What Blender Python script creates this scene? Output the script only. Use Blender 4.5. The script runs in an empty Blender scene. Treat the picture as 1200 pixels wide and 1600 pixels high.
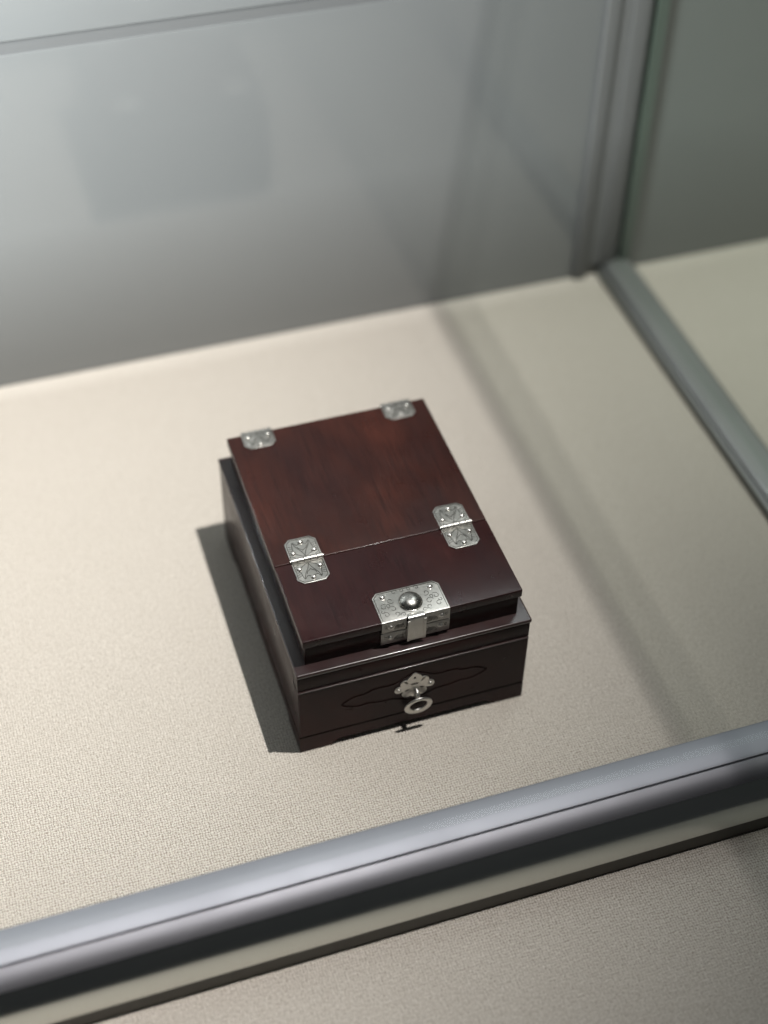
import bpy, bmesh, math, random
from mathutils import Vector, Matrix
random.seed(7)
S = bpy.context.scene
COL = S.collection
PI = math.pi

# ------------------------------------------------------------------ camera
cam_d = bpy.data.cameras.new('camera')
cam = bpy.data.objects.new('camera', cam_d); COL.objects.link(cam)
S.camera = cam
RX = Vector((0.95055441, -0.31025842, 0.01363955))      # image right
RY = Vector((-0.21257281, -0.68203224, -0.69974626))    # image down
RZ = Vector((0.22640478, 0.66224749, -0.71426125))      # view direction
M = Matrix((RX, -RY, -RZ)).transposed().to_4x4()
M.translation = Vector((-0.1573, -0.64482, 0.93638))
cam.matrix_world = M
cam_d.sensor_fit = 'VERTICAL'; cam_d.sensor_height = 24.0; cam_d.sensor_width = 18.0
cam_d.lens = 35.196
cam_d.clip_start = 0.01; cam_d.clip_end = 50
cam_d.dof.use_dof = True
cam_d.dof.focus_distance = 1.085
cam_d.dof.aperture_fstop = 1.35
cam_d.dof.aperture_blades = 0

# ------------------------------------------------------------------ world and lamps
w = bpy.data.worlds.new('World'); S.world = w; w.use_nodes = True
bg = w.node_tree.nodes['Background']
bg.inputs[0].default_value = (0.90, 0.95, 1.0, 1); bg.inputs[1].default_value = 0.025

def lamp(name, kind, loc, target, energy, color, **kw):
    d = bpy.data.lights.new(name, kind); d.energy = energy; d.color = color
    for k, v in kw.items(): setattr(d, k, v)
    o = bpy.data.objects.new(name, d); COL.objects.link(o)
    o.location = loc
    o.rotation_euler = (Vector(target) - Vector(loc)).to_track_quat('-Z', 'Y').to_euler()
    return o

# ceiling spot that throws the sharp shadow to the left of the box
lamp('overhead_spot', 'SPOT', (0.565, -0.19, 2.42), (-1.02, 0.84, 0.0), 575, (1.0, 0.965, 0.94),
     spot_size=math.radians(72), spot_blend=1.0, shadow_soft_size=0.007)
# second spot, added to light the neighbouring bay beyond the side pane
lamp('overhead_spot', 'SPOT', (1.05, -0.05, 2.42), (1.05, 0.33, 0.0), 220, (0.98, 1.0, 0.94),
     spot_size=math.radians(36), spot_blend=1.0, shadow_soft_size=0.02)
# added strip lamp above the baffle shelf, washing the back wall
lamp('added_wall_wash', 'AREA', (-0.50, 0.03, 0.87), (-0.50, 0.489, 0.22), 36.0, (0.93, 0.97, 1.0),
     shape='RECTANGLE', size=0.6, size_y=0.03)

# added soft fill lamp overhead, lifts the shadow of the box
lamp('overhead_area', 'AREA', (0.15, 0.35, 2.75), (0.15, 0.20, 0.0), 8.0, (0.93, 0.96, 1.0),
     shape='RECTANGLE', size=1.6, size_y=0.8)

# ceiling panel of the room, behind the case: it shows as the pale sheen on the right of the front rail
lamp('overhead_area', 'AREA', (1.35, 1.45, 2.75), (0.3, -0.1, 0.0), 15.0, (0.90, 0.95, 1.0),
     shape='RECTANGLE', size=1.1, size_y=0.7)

S.view_settings.view_transform = 'Standard'
S.view_settings.look = 'None'
S.view_settings.exposure = 0.0
S.view_settings.gamma = 1.0
S.cycles.use_denoising = True
S.cycles.max_bounces = 10
S.cycles.caustics_reflective = False
S.cycles.caustics_refractive = False
S.cycles.transparent_max_bounces = 12

# ------------------------------------------------------------------ node helpers
class NT:
    def __init__(s, name):
        s.m = bpy.data.materials.new(name); s.m.use_nodes = True
        s.t = s.m.node_tree; s.t.nodes.clear()
        s.out = s.n('ShaderNodeOutputMaterial')
    def n(s, typ, **kw):
        x = s.t.nodes.new(typ)
        for k, v in kw.items(): setattr(x, k, v)
        return x
    def l(s, a, b): s.t.links.new(a, b)
    def setin(s, node, i, v):
        if hasattr(v, 'is_output'): s.l(v, node.inputs[i])
        else: node.inputs[i].default_value = v
    def math(s, op, a, b=0.0, c=None, clamp=False):
        x = s.n('ShaderNodeMath', operation=op, use_clamp=clamp)
        s.setin(x, 0, a); s.setin(x, 1, b)
        if c is not None: s.setin(x, 2, c)
        return x.outputs[0]
    def coords(s, scale=(1, 1, 1), loc=(0, 0, 0), rot=(0, 0, 0), which='Object'):
        tc = s.n('ShaderNodeTexCoord'); mp = s.n('ShaderNodeMapping')
        s.l(tc.outputs[which], mp.inputs[0])
        mp.inputs['Location'].default_value = loc; mp.inputs['Rotation'].default_value = rot
        mp.inputs['Scale'].default_value = scale
        return mp.outputs[0]
    def noise(s, vec, scale, detail=3, rough=0.5, dist=0.0):
        x = s.n('ShaderNodeTexNoise'); s.l(vec, x.inputs['Vector'])
        x.inputs['Scale'].default_value = scale; x.inputs['Detail'].default_value = detail
        x.inputs['Roughness'].default_value = rough; x.inputs['Distortion'].default_value = dist
        return x.outputs[0]
    def ramp(s, fac, stops, interp='LINEAR'):
        x = s.n('ShaderNodeValToRGB'); s.l(fac, x.inputs[0]); x.color_ramp.interpolation = interp
        e = x.color_ramp.elements
        while len(e) < len(stops): e.new(0.5)
        for k, (p, c) in enumerate(stops):
            e[k].position = p; e[k].color = (*c, 1) if len(c) == 3 else c
        return x.outputs[0]
    def mix(s, fac, a, b, blend='MIX'):
        x = s.n('ShaderNodeMix', data_type='RGBA', blend_type=blend)
        s.setin(x, 0, fac); s.setin(x, 6, a); s.setin(x, 7, b)
        return x.outputs[2]
    def bump(s, h, strength, dist):
        x = s.n('ShaderNodeBump'); s.l(h, x.inputs['Height'])
        x.inputs['Strength'].default_value = strength; x.inputs['Distance'].default_value = dist
        return x.outputs[0]
    def pbsdf(s, **kw):
        p = s.n('ShaderNodeBsdfPrincipled')
        for k, v in kw.items():
            s.setin(p, k.replace('_', ' '), v)
        s.l(p.outputs[0], s.out.inputs[0])
        return p

def wood_material(name, seed, red, dark, spec=0.22):
    """lacquered dark rosewood, grain along y"""
    t = NT(name)
    v = t.coords((1, 0.5, 1), (seed, seed * 1.7, seed * 0.3))
    big = t.noise(v, 11, 2, 0.45, 1.6)
    v2 = t.coords((1, 0.03, 1), (seed * 2.1, 0, 0))
    pores = t.noise(v2, 900, 3, 0.65, 0.4)
    v3 = t.coords((1, 0.08, 1), (seed * 1.3, 0.4, 0))
    streak = t.noise(v3, 95, 4, 0.6, 0.6)
    base = t.ramp(big, [(0.30, dark), (0.50, [0.5 * (a + b) * 0.75 for a, b in zip(dark, red)]), (0.72, red)])
    c1 = t.mix(t.ramp(streak, [(0.35, (0, 0, 0)), (0.75, (1, 1, 1))]), base, [x * 1.45 for x in red] + [1])
    c1 = t.mix(0.10, base, c1)
    c2 = t.mix(t.ramp(pores, [(0.38, (0.45, 0.45, 0.45)), (0.52, (0, 0, 0))]), c1, [x * 0.35 for x in dark] + [1])
    vo = t.n('ShaderNodeTexVoronoi'); t.l(t.coords(), vo.inputs['Vector']); vo.inputs['Scale'].default_value = 160
    spot = t.math('LESS_THAN', vo.outputs['Distance'], 0.05)
    sc = t.n('ShaderNodeSeparateColor'); t.l(vo.outputs['Color'], sc.inputs[0])
    rare = t.math('GREATER_THAN', sc.outputs[0], 0.90)
    c2 = t.mix(t.math('MULTIPLY', t.math('MULTIPLY', spot, rare), 0.30), c2, (0.30, 0.27, 0.25, 1))
    sm = t.noise(t.coords(), 40, 4, 0.6)
    rough = t.ramp(sm, [(0.3, (0.26,) * 3), (0.7, (0.38,) * 3)])
    b = t.bump(pores, 0.04, 0.0001)
    t.pbsdf(Base_Color=c2, Roughness=rough, Normal=b, Specular_IOR_Level=spec, Coat_Weight=spec * 0.5, Coat_Roughness=0.12, IOR=1.5)
    return t.m

DARK = (0.0125, 0.0042, 0.0046)
RED = (0.040, 0.0105, 0.0068)
M_WOOD_REAR = wood_material('rosewood_rear_lid', 3.1, (0.054, 0.0138, 0.0082), (0.0180, 0.0060, 0.0060))
M_WOOD_FRONT = wood_material('rosewood_front_lid', 8.4, (0.040, 0.0085, 0.0070), (0.0175, 0.0046, 0.0052))
M_WOOD_BODY = wood_material('rosewood_body', 5.7, (0.032, 0.0068, 0.0060), (0.0165, 0.0040, 0.0044), 0.10)

M_WOOD_TRIM = wood_material('rosewood_polished_edge', 6.6, (0.032, 0.0068, 0.0060), (0.0165, 0.0040, 0.0044), 0.6)

def metal_material(name, col, rough, bump=0.15):
    t = NT(name)
    v = t.coords()
    a = t.noise(v, 260, 4, 0.6); b = t.noise(v, 1400, 2, 0.5)
    c = t.mix(t.ramp(a, [(0.35, (0, 0, 0)), (0.7, (1, 1, 1))]), [x * 0.88 for x in col] + [1], [*col, 1])
    r = t.math('MULTIPLY_ADD', a, 0.22, rough - 0.11)
    t.pbsdf(Base_Color=c, Metallic=1.0, Roughness=r, Normal=t.bump(b, bump, 0.0003))
    return t.m

M_NICKEL = metal_material('chased_nickel', (0.43, 0.42, 0.39), 0.38, 0.10)
M_CHASE = metal_material('oxidised_chasing', (0.15, 0.145, 0.13), 0.40, 0.2)
M_BRIGHT = metal_material('bright_nickel', (0.60, 0.585, 0.55), 0.36, 0.06)
M_STEEL = metal_material('dark_steel_dome', (0.44, 0.43, 0.40), 0.27, 0.03)
M_KNUCKLE = metal_material('worn_nickel', (0.42, 0.41, 0.385), 0.44, 0.06)

# fabric: plain weave, threads about 1.3 mm
t = NT('linen_weave')
tc = t.n('ShaderNodeTexCoord')
wob = t.n('ShaderNodeTexNoise'); t.l(tc.outputs['Object'], wob.inputs['Vector'])
wob.inputs['Scale'].default_value = 260; wob.inputs['Detail'].default_value = 3
sub = t.n('ShaderNodeVectorMath', operation='SUBTRACT'); t.l(wob.outputs[1], sub.inputs[0]); sub.inputs[1].default_value = (0.5, 0.5, 0.5)
scl = t.n('ShaderNodeVectorMath', operation='SCALE'); t.l(sub.outputs[0], scl.inputs[0]); scl.inputs['Scale'].default_value = 0.0034
add = t.n('ShaderNodeVectorMath', operation='ADD'); t.l(tc.outputs['Object'], add.inputs[0]); t.l(scl.outputs[0], add.inputs[1])
sep = t.n('ShaderNodeSeparateXYZ'); t.l(add.outputs[0], sep.inputs[0])
TH = 0.0020
u = t.math('DIVIDE', sep.outputs[0], TH); v = t.math('DIVIDE', sep.outputs[1], TH)
def bell(x):   # roundness of one thread
    f = t.math('FRACT', x); f = t.math('MULTIPLY_ADD', f, 2.0, -1.0); f = t.math('MULTIPLY', f, f)
    return t.math('SUBTRACT', 1.0, f)
def over(a, b):   # over and under of a thread along b in lane a
    fl = t.math('FLOOR', a); s_ = t.math('ADD', b, fl); s_ = t.math('MULTIPLY', s_, PI)
    return t.math('MULTIPLY_ADD', t.math('SINE', s_), 0.5, 0.5)
hw = t.math('MULTIPLY', bell(u), over(u, v))
hf = t.math('MULTIPLY', bell(v), t.math('SUBTRACT', 1.0, over(v, u)))
hgt = t.math('MAXIMUM', hw, hf)
slub = t.noise(tc.outputs['Object'], 620, 3, 0.6)
hh = t.math('MULTIPLY_ADD', t.math('SUBTRACT', slub, 0.5), 1.5, t.math('MULTIPLY_ADD', hgt, 0.8, 0.25))
large = t.noise(tc.outputs['Object'], 9, 3, 0.5)
col = t.ramp(hh, [(0.30, (0.30, 0.262, 0.217)), (0.70, (0.54, 0.495, 0.432)), (1.0, (0.66, 0.62, 0.56))])
col = t.mix(t.math('MULTIPLY', large, 0.14), col, (0.42, 0.37, 0.31, 1))
t.pbsdf(Base_Color=col, Roughness=0.85, Specular_IOR_Level=0.25, Normal=t.bump(hh, 0.75, 0.0012), Sheen_Weight=0.1)
M_FABRIC = t.m

t = NT('grey_wall_laminate')
n1 = t.noise(t.coords(), 3.0, 3, 0.5); n2 = t.noise(t.coords(), 160, 3, 0.5)
c = t.mix(n1, (0.148, 0.155, 0.154, 1), (0.162, 0.168, 0.166, 1))
t.pbsdf(Base_Color=c, Roughness=t.math('MULTIPLY_ADD', n1, 0.06, 0.05), Specular_IOR_Level=0.95)
M_WALL = t.m
t = NT('dark_seam'); t.pbsdf(Base_Color=(0.112, 0.115, 0.115, 1), Roughness=0.5); M_SEAM = t.m

def alu(name, col, rough, bump, dirscale):
    t = NT(name)
    n = t.noise(t.coords(dirscale), 300, 3, 0.6); n2 = t.noise(t.coords(), 14, 3, 0.6)
    t.pbsdf(Base_Color=(*col, 1), Metallic=1.0, Roughness=t.math('MULTIPLY_ADD', n2, 0.12, rough - 0.06),
            Normal=t.bump(n, bump, 0.0002))
    return t.m
M_SATIN = alu('satin_aluminium', (0.33, 0.34, 0.37), 0.66, 0.10, (0.02, 1, 1))
t = NT('dark_olive_rubber'); t.pbsdf(Base_Color=(0.075, 0.073, 0.060, 1), Roughness=0.55); M_FOOT = t.m
M_SHOULDER = alu('grey_rail_shoulder', (0.19, 0.19, 0.205), 0.55, 0.10, (0.02, 1, 1))
M_POLISH = alu('polished_rail_face', (0.68, 0.70, 0.66), 0.17, 0.03, (0.02, 1, 1))
M_CHANNEL = alu('side_channel_metal', (0.36, 0.37, 0.365), 0.55, 0.10, (1, 0.02, 1))
t = NT('grey_upright'); t.pbsdf(Base_Color=(0.140, 0.143, 0.138, 1), Roughness=0.9); M_UPRIGHT = t.m
t = NT('green_seal'); t.pbsdf(Base_Color=(0.095, 0.115, 0.10, 1), Roughness=0.4); M_SEAL = t.m
t = NT('black_rubber_gasket'); t.pbsdf(Base_Color=(0.11, 0.11, 0.10, 1), Roughness=0.6); M_RUBBER = t.m

def glass(name, tint, f0, f1):
    t = NT(name)
    lw = t.n('ShaderNodeLayerWeight'); lw.inputs[0].default_value = 0.5
    f = t.math('POWER', lw.outputs['Facing'], 5.0)
    f = t.math('MULTIPLY_ADD', f, f1, f0, clamp=True)
    tr = t.n('ShaderNodeBsdfTransparent'); tr.inputs[0].default_value = (*tint, 1)
    gl = t.n('ShaderNodeBsdfGlossy'); gl.inputs['Roughness'].default_value = 0.01
    mx = t.n('ShaderNodeMixShader'); t.l(f, mx.inputs[0]); t.l(tr.outputs[0], mx.inputs[1]); t.l(gl.outputs[0], mx.inputs[2])
    t.l(mx.outputs[0], t.out.inputs[0])
    return t.m
M_GLASS_SIDE = glass('green_tinted_glass', (0.962, 0.986, 0.964), 0.015, 0.03)
M_GLASS_FRONT = glass('clear_glass', (0.99, 0.995, 0.99), 0.004, 0.15)

# ------------------------------------------------------------------ mesh helpers
def obj(name, bm, mat, parent=None, smooth=None, loc=None):
    bmesh.ops.recalc_face_normals(bm, faces=bm.faces)
    me = bpy.data.meshes.new(name); bm.to_mesh(me); bm.free()
    me.materials.append(mat)
    if smooth is not None:
        me.shade_smooth()
        try: me.set_sharp_from_angle(angle=math.radians(smooth))
        except Exception: pass
    o = bpy.data.objects.new(name, me); COL.objects.link(o)
    if parent: o.parent = parent
    if loc: o.location = loc
    return o

def add_box(bm, x0, x1, y0, y1, z0, z1, bev=0.0, seg=2):
    b2 = bmesh.new()
    vs = [b2.verts.new((x, y, z)) for z in (z0, z1) for y in (y0, y1) for x in (x0, x1)]
    for f in ((0, 1, 3, 2), (4, 6, 7, 5), (0, 4, 5, 1), (2, 3, 7, 6), (0, 2, 6, 4), (1, 5, 7, 3)):
        b2.faces.new([vs[i] for i in f])
    if bev: bmesh.ops.bevel(b2, geom=list(b2.edges), offset=bev, segments=seg, affect='EDGES', profile=0.6)
    merge(bm, b2)

def merge(bm, b2, mat=None):
    if mat is not None: b2.transform(mat)
    mp = {}
    for v in b2.verts: mp[v] = bm.verts.new(v.co)
    for f in b2.faces: bm.faces.new([mp[v] for v in f.verts])
    b2.free()

def box_obj(name, dims, mat, parent=None, bev=0.0, seg=2):
    bm = bmesh.new(); add_box(bm, *dims, bev=bev, seg=seg)
    return obj(name, bm, mat, parent, smooth=40 if bev else None)

def plate(bm, poly, thick, bev=0.0, mat=None, holes=()):
    """polygon in xy, extruded to z = thick; mat places it"""
    b2 = bmesh.new()
    if holes:
        edges = []
        for loop in (poly, *holes):
            vs = [b2.verts.new((x, y, 0)) for x, y in loop]
            edges += [b2.edges.new((vs[i], vs[(i + 1) % len(vs)])) for i in range(len(vs))]
        bmesh.ops.triangle_fill(b2, use_beauty=True, use_dissolve=False, edges=edges)
        r = bmesh.ops.extrude_face_region(b2, geom=list(b2.faces))
        bmesh.ops.translate(b2, verts=[g for g in r['geom'] if isinstance(g, bmesh.types.BMVert)], vec=(0, 0, thick))
    else:
        n = len(poly)
        lo = [b2.verts.new((x, y, 0)) for x, y in poly]; hi = [b2.verts.new((x, y, thick)) for x, y in poly]
        b2.faces.new(lo[::-1]); b2.faces.new(hi)
        top = []
        for i in range(n): b2.faces.new((lo[i], lo[(i + 1) % n], hi[(i + 1) % n], hi[i]))
        if bev:
            hs = set(hi)
            top = [e for e in b2.edges if e.verts[0] in hs and e.verts[1] in hs]
            bmesh.ops.bevel(b2, geom=top, offset=bev, segments=2, affect='EDGES', profile=0.6)
    merge(bm, b2, mat)

def sweep(bm, prof, x0, x1, axis='x'):
    """closed profile (a, b) swept along an axis"""
    def P(s, a, b): return (s, a, b) if axis == 'x' else (a, s, b)
    A = [bm.verts.new(P(x0, *q)) for q in prof]; B = [bm.verts.new(P(x1, *q)) for q in prof]
    n = len(prof)
    for i in range(n): bm.faces.new((A[i], A[(i + 1) % n], B[(i + 1) % n], B[i]))
    bm.faces.new(A[::-1]); bm.faces.new(B)

def tube(bm, pts, r, sides=6, closed=False, up=Vector((0, 0, 1))):
    pts = [Vector(p) for p in pts]; n = len(pts); rings = []
    for i, p in enumerate(pts):
        if closed: d = pts[(i + 1) % n] - pts[i - 1]
        else: d = pts[min(i + 1, n - 1)] - pts[max(i - 1, 0)]
        d.normalize()
        a = d.cross(up)
        if a.length < 1e-4: a = d.cross(Vector((1, 0, 0)))
        a.normalize(); b = a.cross(d)
        rings.append([bm.verts.new(p + r * (math.cos(2 * PI * k / sides) * a + math.sin(2 * PI * k / sides) * b)) for k in range(sides)])
    for i in range(n if closed else n - 1):
        A, B = rings[i], rings[(i + 1) % n]
        for k in range(sides): bm.faces.new((A[k], A[(k + 1) % sides], B[(k + 1) % sides], B[k]))
    if not closed:
        bm.faces.new(rings[0][::-1]); bm.faces.new(rings[-1])

def cap(bm, r, h, mat=None, seg=20, rings=6, rim=0.0):
    """domed head of radius r and height h on z = 0"""
    b2 = bmesh.new()
    rows = []
    prof = []
    if rim: prof += [(r + rim, 0), (r + rim, h * 0.12), (r * 1.01, h * 0.14)]
    else: prof.append((r, 0))
    for k in range(1, rings):
        a = k / rings * PI / 2
        prof.append((r * math.cos(a), h * math.sin(a) + (h * 0.05 if rim else 0)))
    for (q, z) in prof:
        rows.append([b2.verts.new((q * math.cos(2 * PI * k / seg), q * math.sin(2 * PI * k / seg), z)) for k in range(seg)])
    tip = b2.verts.new((0, 0, h))
    for i in range(len(rows) - 1):
        for k in range(seg): b2.faces.new((rows[i][k], rows[i][(k + 1) % seg], rows[i + 1][(k + 1) % seg], rows[i + 1][k]))
    for k in range(seg): b2.faces.new((rows[-1][k], rows[-1][(k + 1) % seg], tip))
    b2.faces.new(rows[0][::-1])
    merge(bm, b2, mat)

def empty(name, loc, label=None, cat=None):
    o = bpy.data.objects.new(name, None); COL.objects.link(o); o.location = loc
    o.empty_display_size = 0.02
    if label: o['label'] = label
    if cat: o['category'] = cat
    return o

# ------------------------------------------------------------------ setting: fabric deck and back wall
YW = 0.489
bm = bmesh.new(); add_box(bm, -1.0, 1.2, -0.62, YW - 0.001, -0.03, 0.0)
deck = obj('fabric_deck', bm, M_FABRIC); deck['kind'] = 'structure'

bm = bmesh.new(); add_box(bm, -1.0, 1.2, YW + 0.0007, YW + 0.04, -0.03, 0.90)
wall = obj('back_wall', bm, M_SEAM); wall['kind'] = 'structure'
for (z0, z1) in ((-0.02, 0.3320), (0.3440, 0.90)):
    box_obj('wall_panel', (-1.0, 1.2, YW, YW + 0.0006, z0, z1), M_WALL, wall)

# ------------------------------------------------------------------ display case: rails, channels, panes
case = empty('display_case', (0, 0, 0), 'glass display case with silver front rail and grey side channel', 'display case')
X_L, X_R = -0.75, 0.4555
# front rail: satin top bar and polished bull-nosed front
def rail(name, prof, mat, ang):
    bm = bmesh.new(); sweep(bm, [(-0.1115 + 0.81 * (a + 0.1195), 0.81 * b) for a, b in prof], X_L, X_R)
    return obj(name, bm, mat, case, smooth=ang)
rail('rail_top_bar', [(-0.1215, 0.010), (-0.1195, 0.066), (-0.1203, 0.0685), (-0.1225, 0.0697), (-0.1478, 0.0682), (-0.1504, 0.0670), (-0.1508, 0.0645), (-0.1508, 0.010)], M_SATIN, 35)
rail('rail_shoulder', [(-0.1510, 0.0570), (-0.1510, 0.0658), (-0.1526, 0.0667), (-0.1580, 0.0652), (-0.1630, 0.0625), (-0.1668, 0.0596), (-0.1686, 0.0578), (-0.1683, 0.0570)], M_SHOULDER, 35)
rail('rail_front', [(-0.1512, 0.0562), (-0.1676, 0.0562), (-0.1725, 0.0520), (-0.1760, 0.0484), (-0.1788, 0.0446), (-0.1812, 0.0400), (-0.1833, 0.0350), (-0.1848, 0.0298),
                    (-0.1858, 0.0250), (-0.1860, 0.0215), (-0.1852, 0.0195), (-0.1512, 0.0195)], M_POLISH, 24)
rail('rail_foot', [(-0.1512, 0.0005), (-0.1512, 0.0190), (-0.1838, 0.0190), (-0.1846, 0.0180), (-0.1846, 0.0005)], M_FOOT, None)
box_obj('rail_gasket', (X_L, X_R, -0.1355, -0.1120, 0.0003, 0.0078), M_RUBBER, case)

# right side channel on the deck
prof = [(0.4585, 0.0003), (0.4585, 0.006), (0.4615, 0.0075), (0.4615, 0.012), (0.4640, 0.0145), (0.4735, 0.0150), (0.4800, 0.0150), (0.4880, 0.0145), (0.4900, 0.012), (0.4900, 0.0075), (0.4930, 0.006), (0.4930, 0.0003)]
bm = bmesh.new(); sweep(bm, prof, -0.55, YW - 0.0015, 'y'); obj('side_channel', bm, M_CHANNEL, case)
for (a, b) in ((0.4560, 0.4583), (0.4932, 0.4955)):
    box_obj('channel_gasket', (a, b, -0.55, YW - 0.0016, 0.0003, 0.0070), M_RUBBER, case)
# upright channel on the wall
for (a, b) in ((0.4300, 0.4430), (0.4560, 0.4728)):
    box_obj('wall_channel', (a, b, YW - 0.007, YW - 0.0006, 0.0155 if b > 0.45 else 0.0004, 0.90), M_UPRIGHT, case, bev=0.001)
box_obj('upright_gasket', (0.4432, 0.4558, YW - 0.005, YW - 0.0008, 0.0155, 0.90), M_UPRIGHT, case)
box_obj('glass_seal', (0.4803, 0.4905, YW - 0.007, YW - 0.0008, 0.0155, 0.90), M_SEAL, case)
ZT = 1.62
box_obj('side_glass', (0.4735, 0.4795, -0.55, YW - 0.0025, 0.0152, ZT), M_GLASS_SIDE, case)
box_obj('front_glass', (X_L, X_R - 0.003, -0.1270, -0.1210, 0.0570, 0.92), M_GLASS_FRONT, case)
# top trim of the side pane: two slim bars, they throw the double line on the deck
box_obj('top_trim', (0.4704, 0.4734, -0.55, YW - 0.0025, ZT - 0.004, ZT + 0.001), M_CHANNEL, case)
box_obj('top_trim', (0.4800, 0.4812, -0.55, YW - 0.0025, ZT - 0.004, ZT + 0.001), M_CHANNEL, case)

# added unseen baffle, keeps the strip lamp off the deck and wall foot
box_obj('baffle_shelf', (-0.98, -0.02, -0.03, 0.13, 0.685, 0.696), M_UPRIGHT, case, bev=0.001)

box_obj('baffle_back', (-0.98, -0.02, -0.042, -0.0305, 0.685, 0.96), M_UPRIGHT, case, bev=0.001)  # unseen back board of the baffle, added to stop light leaking forward

# ------------------------------------------------------------------ the wooden box
W, D = 0.180, 0.2356
E_ = 0.0005
box = empty('wooden_mirror_box', (0, 0, 0), 'dark red lacquered wooden box with silver hinges, latch and ring pull', 'box')

# skirting with a shallow bracketed cut-out in front
def skirt_poly(x0, x1, c0, c1, zt, h):
    return [(x0, 0.0004), (c0 - 0.0035, 0.0004), (c0 - 0.0022, 0.0012), (c0 - 0.0012, 0.0030), (c0 + 0.0008, 0.0034), (c0 + 0.0022, h - 0.0004), (c0 + 0.004, h),
            (c1 - 0.004, h), (c1 - 0.0022, h - 0.0004), (c1 - 0.0008, 0.0034), (c1 + 0.0012, 0.0030), (c1 + 0.0022, 0.0012), (c1 + 0.0035, 0.0004), (x1, 0.0004), (x1, zt), (x0, zt)]
ZG = 0.0172
bm = bmesh.new()
FX = Matrix(((1, 0, 0, 0), (0, 0, 1, 0), (0, 1, 0, 0), (0, 0, 0, 1)))       # (x, y, z) -> (x, z, y)
FY = Matrix(((0, 0, 1, 0), (1, 0, 0, 0), (0, 1, 0, 0), (0, 0, 0, 1)))       # (x, y, z) -> (z, x, y)
plate(bm, skirt_poly(E_, W - E_, 0.0275, W - 0.0275, ZG, 0.0062), 0.010, 0, Matrix.Translation((0, E_, 0)) @ FX)
plate(bm, skirt_poly(E_, W - E_, 0.0275, W - 0.0275, ZG, 0.0062), 0.010, 0, Matrix.Translation((0, D - E_ - 0.010, 0)) @ FX)
plate(bm, skirt_poly(0.0105, D - 0.0105, 0.034, D - 0.034, ZG, 0.0062), 0.010, 0, Matrix.Translation((E_, 0, 0)) @ FY)
plate(bm, skirt_poly(0.0105, D - 0.0105, 0.034, D - 0.034, ZG, 0.0062), 0.010, 0, Matrix.Translation((W - E_ - 0.010, 0, 0)) @ FY)
obj('plinth', bm, M_WOOD_BODY, box)
box_obj('plinth_groove', (0.0022, W - 0.0022, 0.0022, D - 0.0022, 0.0120, 0.0189), M_WOOD_BODY, box)

# carcass
bm = bmesh.new()
add_box(bm, E_, W - E_, 0.0128, D - E_, 0.0188, 0.0870, 0.0007)
obj('carcass', bm, M_WOOD_BODY, box, smooth=40)
box_obj('drawer_rail', (E_, W - E_, E_ + 0.0006, 0.0127, 0.0729, 0.0869), M_WOOD_BODY, box, bev=0.0005)
box_obj('moulding_groove', (0.0022, W - 0.0022, 0.0026, D - 0.0022, 0.0868, 0.0889), M_WOOD_BODY, box)
bm = bmesh.new(); add_box(bm, -0.0002, W + 0.0002, -0.0002, D + 0.0002, 0.0886, 0.0923, 0.0013, 3)
obj('top_board', bm, M_WOOD_TRIM, box, smooth=50)

# drawer front with a carved cartouche: one relief mesh
half_up = [(0.0330, 0.0468), (0.0365, 0.0496), (0.0405, 0.0518), (0.0445, 0.0527), (0.0500, 0.0531), (0.0540, 0.0541), (0.0565, 0.0556), (0.0610, 0.0562), (0.0680, 0.0557), (0.0735, 0.0562), (0.0790, 0.0590), (0.0840, 0.0622), (0.0900, 0.0650)]
half_dn = [(0.0330, 0.0468), (0.0360, 0.0442), (0.0400, 0.0425), (0.0440, 0.0410), (0.0480, 0.0405), (0.0525, 0.0413), (0.0560, 0.0408), (0.0610, 0.0395), (0.0670, 0.0389), (0.0720, 0.0389), (0.0770, 0.0372), (0.0830, 0.0345), (0.0900, 0.0325)]
def smooth_line(P, n=4):
    out = []
    for i in range(len(P) - 1):
        p0 = P[max(i - 1, 0)]; p1 = P[i]; p2 = P[i + 1]; p3 = P[min(i + 2, len(P) - 1)]
        for k in range(n):
            s = k / n
            out.append(tuple(0.5 * ((2 * b) + (c - a) * s + (2 * a - 5 * b + 4 * c - d) * s * s + (-a + 3 * b - 3 * c + d) * s ** 3) for a, b, c, d in zip(p0, p1, p2, p3)))
    out.append(P[-1]); return out
lines = []
for h in (half_up, half_dn):
    L = smooth_line(h); lines.append(L); lines.append([(0.18 - x, z) for x, z in L])
import numpy as np
segs = []
for L in lines:
    for a, b in zip(L[:-1], L[1:]): segs.append((*a, *b))
segs = np.array(segs)
def groove_depth(px, pz):
    a = segs[:, :2]; d = segs[:, 2:] - a
    q = np.stack([px, pz], -1)[:, None, :] - a[None]
    tt = np.clip((q * d[None]).sum(-1) / (d * d).sum(-1)[None], 0, 1)
    dist = np.sqrt(((q - tt[..., None] * d[None]) ** 2).sum(-1)).min(1)
    return np.clip(1 - dist / 0.00075, 0, 1) ** 0.9 * 0.0009 - np.clip(1 - np.abs(dist - 0.0010) / 0.0006, 0, 1) * 0.00018
NX, NZ = 420, 120
x0, x1, z0, z1 = E_ + 0.0007, W - E_ - 0.0007, 0.0196, 0.0704
xs = np.linspace(x0, x1, NX + 1); zs = np.linspace(z0, z1, NZ + 1)
gx, gz = np.meshgrid(xs, zs); gx = gx.ravel(); gz = gz.ravel()
dep = np.concatenate([groove_depth(gx[i:i + 4000], gz[i:i + 4000]) for i in range(0, len(gx), 4000)])
verts = [(float(a), float(E_ - 0.0004 + c_), float(b)) for a, b, c_ in zip(gx, gz, dep)]
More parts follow.
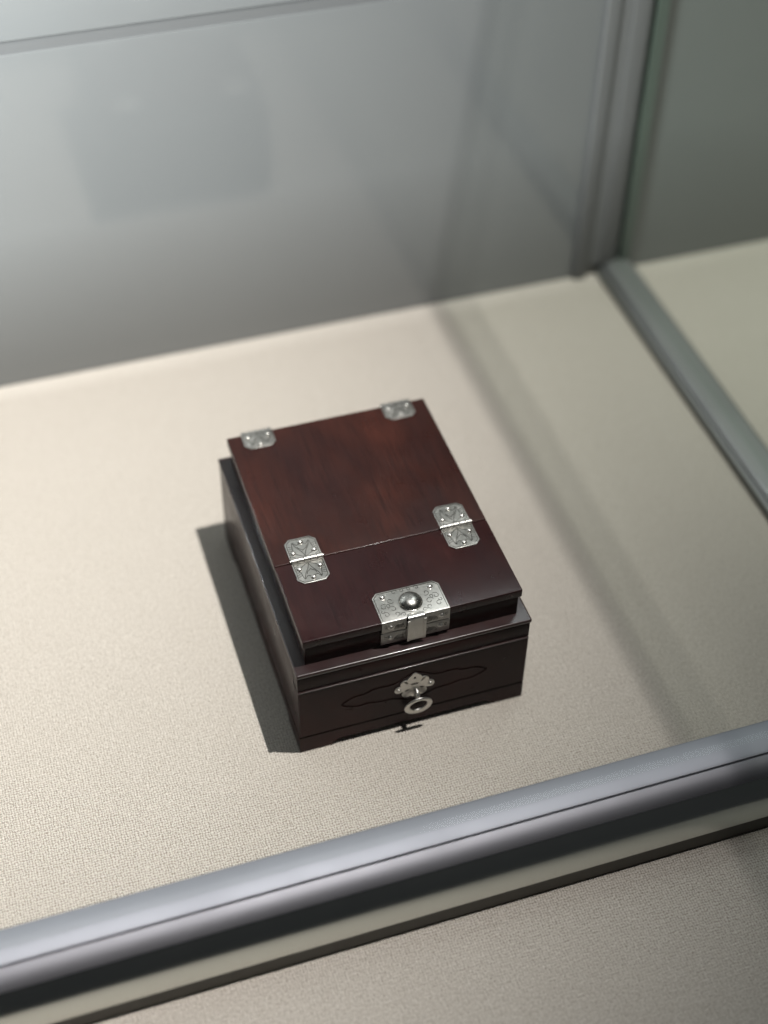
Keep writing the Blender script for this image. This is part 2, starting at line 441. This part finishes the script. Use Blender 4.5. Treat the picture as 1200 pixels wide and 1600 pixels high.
faces = [(j * (NX + 1) + i, j * (NX + 1) + i + 1, (j + 1) * (NX + 1) + i + 1, (j + 1) * (NX + 1) + i) for j in range(NZ) for i in range(NX)]
# eased border and sides of the drawer front
n0 = len(verts)
rim = [(x0, z0), (x1, z0), (x1, z1), (x0, z1)]
cor = [0, NX, (NZ + 1) * (NX + 1) - 1, NZ * (NX + 1)]
e2 = 0.0007
rim2 = [(x0 - e2, z0 - e2), (x1 + e2, z0 - e2), (x1 + e2, z1 + e2), (x0 - e2, z1 + e2)]
for (a, b) in rim2: verts.append((a, E_ + 0.0003, b))
for (a, b) in rim2: verts.append((a, 0.0126, b))
borders = [list(range(0, NX + 1)), [j * (NX + 1) + NX for j in range(NZ + 1)], [NZ * (NX + 1) + i for i in range(NX, -1, -1)], [j * (NX + 1) for j in range(NZ, -1, -1)]]
for k in range(4):
    faces.append(tuple(borders[k][::-1]) + (n0 + k, n0 + (k + 1) % 4))
    faces.append((n0 + k, n0 + 4 + k, n0 + 4 + (k + 1) % 4, n0 + (k + 1) % 4))
faces.append((n0 + 7, n0 + 6, n0 + 5, n0 + 4))
me = bpy.data.meshes.new('drawer'); me.from_pydata(verts, [], faces); me.update()
me.materials.append(M_WOOD_BODY)
me.shade_smooth(); me.set_sharp_from_angle(angle=math.radians(38))
drawer = bpy.data.objects.new('drawer', me); COL.objects.link(drawer); drawer.parent = box

box_obj('drawer_edge', (E_ + 0.0002, W - E_ - 0.0002, E_ - 0.0007, 0.0125, 0.07125, 0.07245), M_WOOD_TRIM, drawer, bev=0.0004, seg=3)
# ring pull on the drawer
HX, HZ = 0.0895, 0.0490
FRONT = Matrix(((1, 0, 0, 0), (0, 0, -1, 0), (0, 1, 0, 0), (0, 0, 0, 1)))     # plate xy -> wall xz, thickness towards the viewer
circ = [(0, 0.0005, 0.0078), (0, 0.0078, 0.0058), (0, 0.0118, 0.0030), (0.0122, -0.0010, 0.0034), (-0.0122, -0.0010, 0.0034), (0.0072, 0.0046, 0.0040), (-0.0072, 0.0046, 0.0040),
        (0.0056, -0.0070, 0.0042), (-0.0056, -0.0070, 0.0042), (0.0, -0.0085, 0.0035), (0.0092, -0.0012, 0.0026), (-0.0092, -0.0012, 0.0026)]
poly = []
for k in range(128):
    a = 2 * PI * k / 128; d = (math.cos(a), math.sin(a)); best = 0
    for (cx, cy, r) in circ:
        b = d[0] * cx + d[1] * cy; disc = b * b - (cx * cx + cy * cy - r * r)
        if disc >= 0: best = max(best, b + math.sqrt(disc))
    poly.append((best * d[0], best * d[1]))
def slot(cx, cy, a, b, rot=0, n=14):
    return [(cx + a * math.cos(q) * math.cos(rot) - b * math.sin(q) * math.sin(rot), cy + a * math.cos(q) * math.sin(rot) + b * math.sin(q) * math.cos(rot)) for q in [2 * PI * k / n for k in range(n)]]
holes = [slot(0, 0.0028, 0.0034, 0.0011), slot(0.0066, 0.0062, 0.0024, 0.0008, 0.75), slot(-0.0066, 0.0062, 0.0024, 0.0008, -0.75),
         slot(0.0058, -0.0030, 0.0020, 0.0008, -0.5), slot(-0.0058, -0.0030, 0.0020, 0.0008, 0.5), slot(0, 0.0098, 0.0010, 0.0014)]
bm = bmesh.new()
plate(bm, poly, 0.0009, 0, Matrix.Translation((HX, E_ - 0.0006, HZ)) @ FRONT, holes)
esc = obj('escutcheon', bm, M_BRIGHT, drawer)
for s in (-1, 1):
    bm = bmesh.new(); cap(bm, 0.0017, 0.0012, Matrix.Translation((HX + s * 0.0124, E_ - 0.00155, HZ - 0.0010)) @ FRONT, rim=0.0003)
    obj('rivet', bm, M_BRIGHT, drawer, smooth=60)
# staple that carries the ring
bm = bmesh.new()
pts = [(HX + 0.0015, E_ - 0.0012 - 0.0042 * math.sin(q), HZ - 0.0078 + 0.0026 * math.cos(q)) for q in [PI * k / 10 for k in range(11)]]
tube(bm, pts, 0.0017, 10, up=Vector((1, 0, 0)))
obj('staple', bm, M_BRIGHT, drawer, smooth=60)
# flat crescent ring hanging from it
bm = bmesh.new()
N = 56; ro, ri, off = 0.0110, 0.0070, 0.0010
rows = []
for k in range(N):
    a = 2 * PI * k / N; c_, s_ = math.cos(a), math.sin(a)
    o_ = Vector((ro * c_, ro * s_)); i_ = Vector((ri * c_, off + ri * s_))
    o2 = o_ + (i_ - o_) * 0.16; i2 = i_ + (o_ - i_) * 0.16
    rows.append([bm.verts.new((q.x, q.y, z)) for q, z in ((o_, 0.0004), (o_, 0.0012), (o2, 0.0017), (i2, 0.0017), (i_, 0.0012), (i_, 0.0004))])
for k in range(N):
    A, B = rows[k], rows[(k + 1) % N]
    for j in range(6): bm.faces.new((A[j], B[j], B[(j + 1) % 6], A[(j + 1) % 6]))
tilt = Matrix.Rotation(math.radians(9), 4, 'X')
bm.transform(Matrix.Translation((HX + 0.0022, E_ - 0.0046, HZ - 0.0196)) @ tilt @ FRONT)
obj('ring_pull', bm, M_BRIGHT, drawer, smooth=35)

# upper tier and lid
bm = bmesh.new(); add_box(bm, 0.0088, 0.1714, 0.0090, 0.2262, 0.09205, 0.1119, 0.0006)
obj('upper_tier', bm, M_WOOD_BODY, box, smooth=40)
box_obj('lid_gap', (0.0105, 0.1697, 0.0108, 0.2245, 0.1118, 0.1128), M_WOOD_BODY, box)
YS = 0.0822
bm = bmesh.new(); add_box(bm, 0.0070, 0.1732, YS + 0.00025, 0.2276, 0.1124, 0.1198, 0.0008, 3)
lid_r = obj('rear_lid_panel', bm, M_WOOD_REAR, box, smooth=50)
bm = bmesh.new(); add_box(bm, 0.0070, 0.1732, 0.0071, YS - 0.00025, 0.1124, 0.1198, 0.0008, 3)
lid_f = obj('front_lid_panel', bm, M_WOOD_FRONT, box, smooth=50)

# ---- hinges
ZL = 0.11985
def leaf_poly(w, l, ch=0.0040):
    """from the barrel (y = 0) to the far end (y = l), ogee cut corners"""
    P = [(-w, 0.0), (w, 0.0), (w, l - ch)]
    P += [(w - 0.0009, l - ch + 0.0007), (w - ch + 0.0007, l - 0.0009), (w - ch, l)]
    P += [(-w + ch, l), (-w + ch - 0.0007, l - 0.0009), (-w + 0.0009, l - ch + 0.0007), (-w, l - ch)]
    return P
def chase(bm, w, l, z, mat):
    """raised chased lines: border, petals and hatching"""
    b2 = bmesh.new()
    r = 0.00026
    bd = [(-w + .0012, .0016), (-w + .0012, l - .0048), (-w + .0046, l - .0013), (w - .0046, l - .0013), (w - .0012, l - .0048), (w - .0012, .0016)]
    tube(b2, [(x, y, z) for x, y in bd], r, 4)
    for s in (-1, 1):
        for (a, c1, c2, e) in (((0, .1), (.10, .45), (.35, .42), (.52, .80)), ((0, .1), (.35, .15), (.45, .30), (.74, .32)), ((0, .80), (.20, .72), (.24, .55), (.50, .82)),
                               ((.52, .80), (.62, .70), (.55, .55), (.74, .32)), ((.0, .38), (.12, .52), (.20, .40), (.30, .60))):
            pts = []
            for k in range(8):
                q = k / 7; f = [(1 - q) ** 3, 3 * q * (1 - q) ** 2, 3 * q * q * (1 - q), q ** 3]
                X = sum(f[i] * p[0] for i, p in enumerate((a, c1, c2, e))); Y = sum(f[i] * p[1] for i, p in enumerate((a, c1, c2, e)))
                pts.append((s * X * w, Y * l, z))
            tube(b2, pts, r, 4)
        for k in range(6):
            y0 = l * (.12 + .10 * k)
            tube(b2, [(s * w * .62, y0, z), (s * w * .86, y0 + .0015, z)], r * 0.8, 4)
    merge(bm, b2, mat)
def hinge(xc, yc, w, l, rear=True, front=True, z=ZL, parent=box, label=None):
    bm = bmesh.new()
    zc = z + 0.0014
    if front:
        tube(bm, [(xc - w - 0.0006, yc, zc), (xc + w + 0.0006, yc, zc)], 0.0011, 10)
    else:
        yc += 0.0014; zc = z - 0.002
        tube(bm, [(xc - w, yc, zc), (xc + w, yc, zc)], 0.0010, 10)
    h = obj('hinge', bm, M_BRIGHT, parent, smooth=50)
    n = 5; kw = 2 * w / n
    for k in range(n):
        bm = bmesh.new()
        a = xc - w + k * kw + 0.0004; b = a + kw - 0.0008
        tube(bm, [(a, yc, zc), (a + 0.0003, yc, zc), (b - 0.0003, yc, zc), (b, yc, zc)], 0.0022, 16)
        obj('knuckle', bm, M_KNUCKLE, h, smooth=50)
    for s in ([1] if rear and front else [-1] if not front else []) + ([-1] if front else []):
        y0 = yc + s * 0.0012 if front else yc - 0.0014 + 0.0004
        mat = Matrix.Translation((xc, y0, z)) @ Matrix.Diagonal((1, s, 1, 1))
        bm = bmesh.new(); plate(bm, leaf_poly(w, l), 0.0007, 0.0002, mat); lf = obj('leaf', bm, M_NICKEL, h, smooth=40)
        bm = bmesh.new(); chase(bm, w, l, 0.00070, mat); obj('chasing', bm, M_CHASE, h)
        for (fx, fy) in ((-.66, .32), (.64, .32), (0.0, .79)):
            bm = bmesh.new(); cap(bm, 0.0021, 0.0016, Matrix.Translation((xc + fx * w, y0 + s * fy * l, z + 0.0007)), seg=16, rings=5)
            obj('rivet', bm, M_BRIGHT, h, smooth=70)
    return h
for xc in (0.0318, 0.1487):
    hinge(xc, YS, 0.0122, 0.0216)
for xc in (0.0312, 0.1487):
    hinge(xc, 0.2280, 0.0126, 0.0192, rear=False, front=False)

# ---- latch at the front
LX, LW = 0.0912, 0.0257
YF = 0.0071
ZP = ZL
bm = bmesh.new()
P = [(-LW, 0), (LW, 0), (LW, 0.0235), (LW - 0.0009, 0.0243), (LW - 0.0034, 0.0268), (LW - 0.0042, 0.0277),
     (-LW + 0.0042, 0.0277), (-LW + 0.0034, 0.0268), (-LW + 0.0009, 0.0243), (-LW, 0.0235)]
plate(bm, P, 0.0009, 0.00025, Matrix.Translation((LX, YF, ZP)))
latch = obj('latch', bm, M_NICKEL, box, smooth=40)
TW = 0.0062   # half width of the tongue
for (a, b) in ((-LW, -TW - 0.0010), (TW + 0.0010, LW)):
    # bend of the plate over the lid edge and its upper front leaf
    pr = [(YF, ZP + 0.0009)] + [(YF - 0.0010 * math.sin(q), ZP - 0.0001 + 0.0010 * math.cos(q)) for q in [PI / 2 * k / 6 for k in range(1, 7)]]
    pr += [(YF - 0.0010, 0.1097), (YF - 0.0001, 0.1097), (YF - 0.0001, ZP)]
    bm = bmesh.new(); sweep(bm, pr, LX + a, LX + b); obj('upper_front_leaf', bm, M_KNUCKLE, latch, smooth=50)
bm = bmesh.new(); add_box(bm, LX - LW - 0.0004, LX + LW + 0.0004, YF - 0.0004, YF + 0.0018, 0.0964, 0.1082, 0.0002)
obj('lower_front_leaf', bm, M_KNUCKLE, latch, smooth=40)
# hasp tongue bent over the edge
pr = [(YF + 0.0020, ZP + 0.0011), (YF - 0.0004, ZP + 0.0016)] + [(YF - 0.0006 - 0.0022 * math.sin(q), ZP - 0.0008 + 0.0024 * math.cos(q)) for q in [PI / 2 * k / 7 for k in range(1, 8)]]
pr += [(YF - 0.0028, 0.0970), (YF - 0.0012, 0.0970), (YF - 0.0012, ZP + 0.0004), (YF + 0.0020, ZP + 0.0004)]
bm = bmesh.new(); sweep(bm, pr, LX - TW, LX + TW); tongue = obj('hasp_tongue', bm, M_BRIGHT, latch, smooth=50)
for s in (-1, 1):
    box_obj('tongue_rib', (LX + s * TW - 0.0009, LX + s * TW + 0.0009, YF - 0.0033, YF - 0.0026, 0.0970, 0.1186), M_BRIGHT, latch, bev=0.0002)
# domed button
bm = bmesh.new(); cap(bm, 0.0086, 0.0052, Matrix.Translation((LX, 0.0200, ZP + 0.0009)), seg=40, rings=10, rim=0.0004)
obj('dome_button', bm, M_STEEL, latch, smooth=60)
for (x, y) in ((-0.0183, 0.0225), (0.0181, 0.0225)):
    bm = bmesh.new(); cap(bm, 0.0022, 0.0017, Matrix.Translation((LX + x, YF + y, ZP + 0.0009)), seg=16, rings=5, rim=0.0003)
    obj('rivet', bm, M_BRIGHT, latch, smooth=70)
for (x, z) in ((-0.0190, 0.1147), (0.0194, 0.1150), (-0.0193, 0.1027), (0.0190, 0.1034)):
    bm = bmesh.new(); cap(bm, 0.0020, 0.0014, Matrix.Translation((LX + x, YF - (0.0010 if z > 0.109 else 0.0004), z)) @ FRONT, seg=16, rings=5, rim=0.0004)
    obj('rivet', bm, M_BRIGHT, latch, smooth=70)
# chased scrolls on the latch
bm = bmesh.new()
rnd = random.Random(3)
def scroll(bm, cx, cy, r, a0, turn, mat, th=0.00020):
    pts = []
    for k in range(14):
        q = k / 13; rr = r * (1 - 0.75 * q); a = a0 + turn * q
        pts.append((cx + rr * math.cos(a), cy + rr * math.sin(a), 0))
    b2 = bmesh.new(); tube(b2, pts, th, 4); merge(bm, b2, mat)
top_m = Matrix.Translation((LX, YF, ZP + 0.00095))
for s in (-1, 1):
    for (cx, cy, r, a0, tr) in ((.0140, .0100, .0032, .3, 6), (.0195, .0135, .0030, 2.2, -6), (.0135, .0180, .0028, 4, 6), (.0200, .0060, .0026, 1, 6), (.0125, .0050, .0024, 5, -6),
                                (.0080, .0030, .0022, 0, 6), (.0085, .0248, .0022, 3, -6), (.0030, .0252, .0018, 2, 6), (.0160, .0140, .0018, 5, 6), (.0220, .0095, .0018, 3, 5), (.0030, .0022, .0018, 3, 5)):
        scroll(bm, s * cx, cy, r, a0 if s > 0 else PI - a0, tr * s, top_m)
b2 = bmesh.new()
tube(b2, [(-LW + .0013, .0012, 0), (-LW + .0013, .0230, 0), (-LW + .0046, .0264, 0), (LW - .0046, .0264, 0), (LW - .0013, .0230, 0), (LW - .0013, .0012, 0)], 0.00022, 4)
merge(bm, b2, top_m)
obj('chasing', bm, M_CHASE, latch)
bm = bmesh.new()
for (zc, zh, yy) in ((0.1148, 0.0045, YF - 0.00105), (0.1026, 0.0050, YF - 0.00045)):
    for s in (-1, 1):
        fm = Matrix.Translation((LX, yy, zc)) @ FRONT
        for k in range(4):
            r = 0.0011 + 0.0009 * k
            pts = [(s * (0.0125 + r * math.cos(q)), -zh * 0.75 + r * 1.25 * math.sin(q), 0) for q in [PI * j / 9 for j in range(10)]]
            b2 = bmesh.new(); tube(b2, [p for p in pts if abs(p[1]) < zh], 0.00024, 4); merge(bm, b2, fm)
        scroll(bm, s * 0.0232, 0.0005, 0.0016, 1.0 if s > 0 else PI - 1, 5 * s, fm, 0.00024)
        scroll(bm, s * 0.0095, 0.0015, 0.0016, 3.0 if s > 0 else PI - 3, 5 * s, fm, 0.00024)
obj('chasing', bm, M_CHASE, latch)
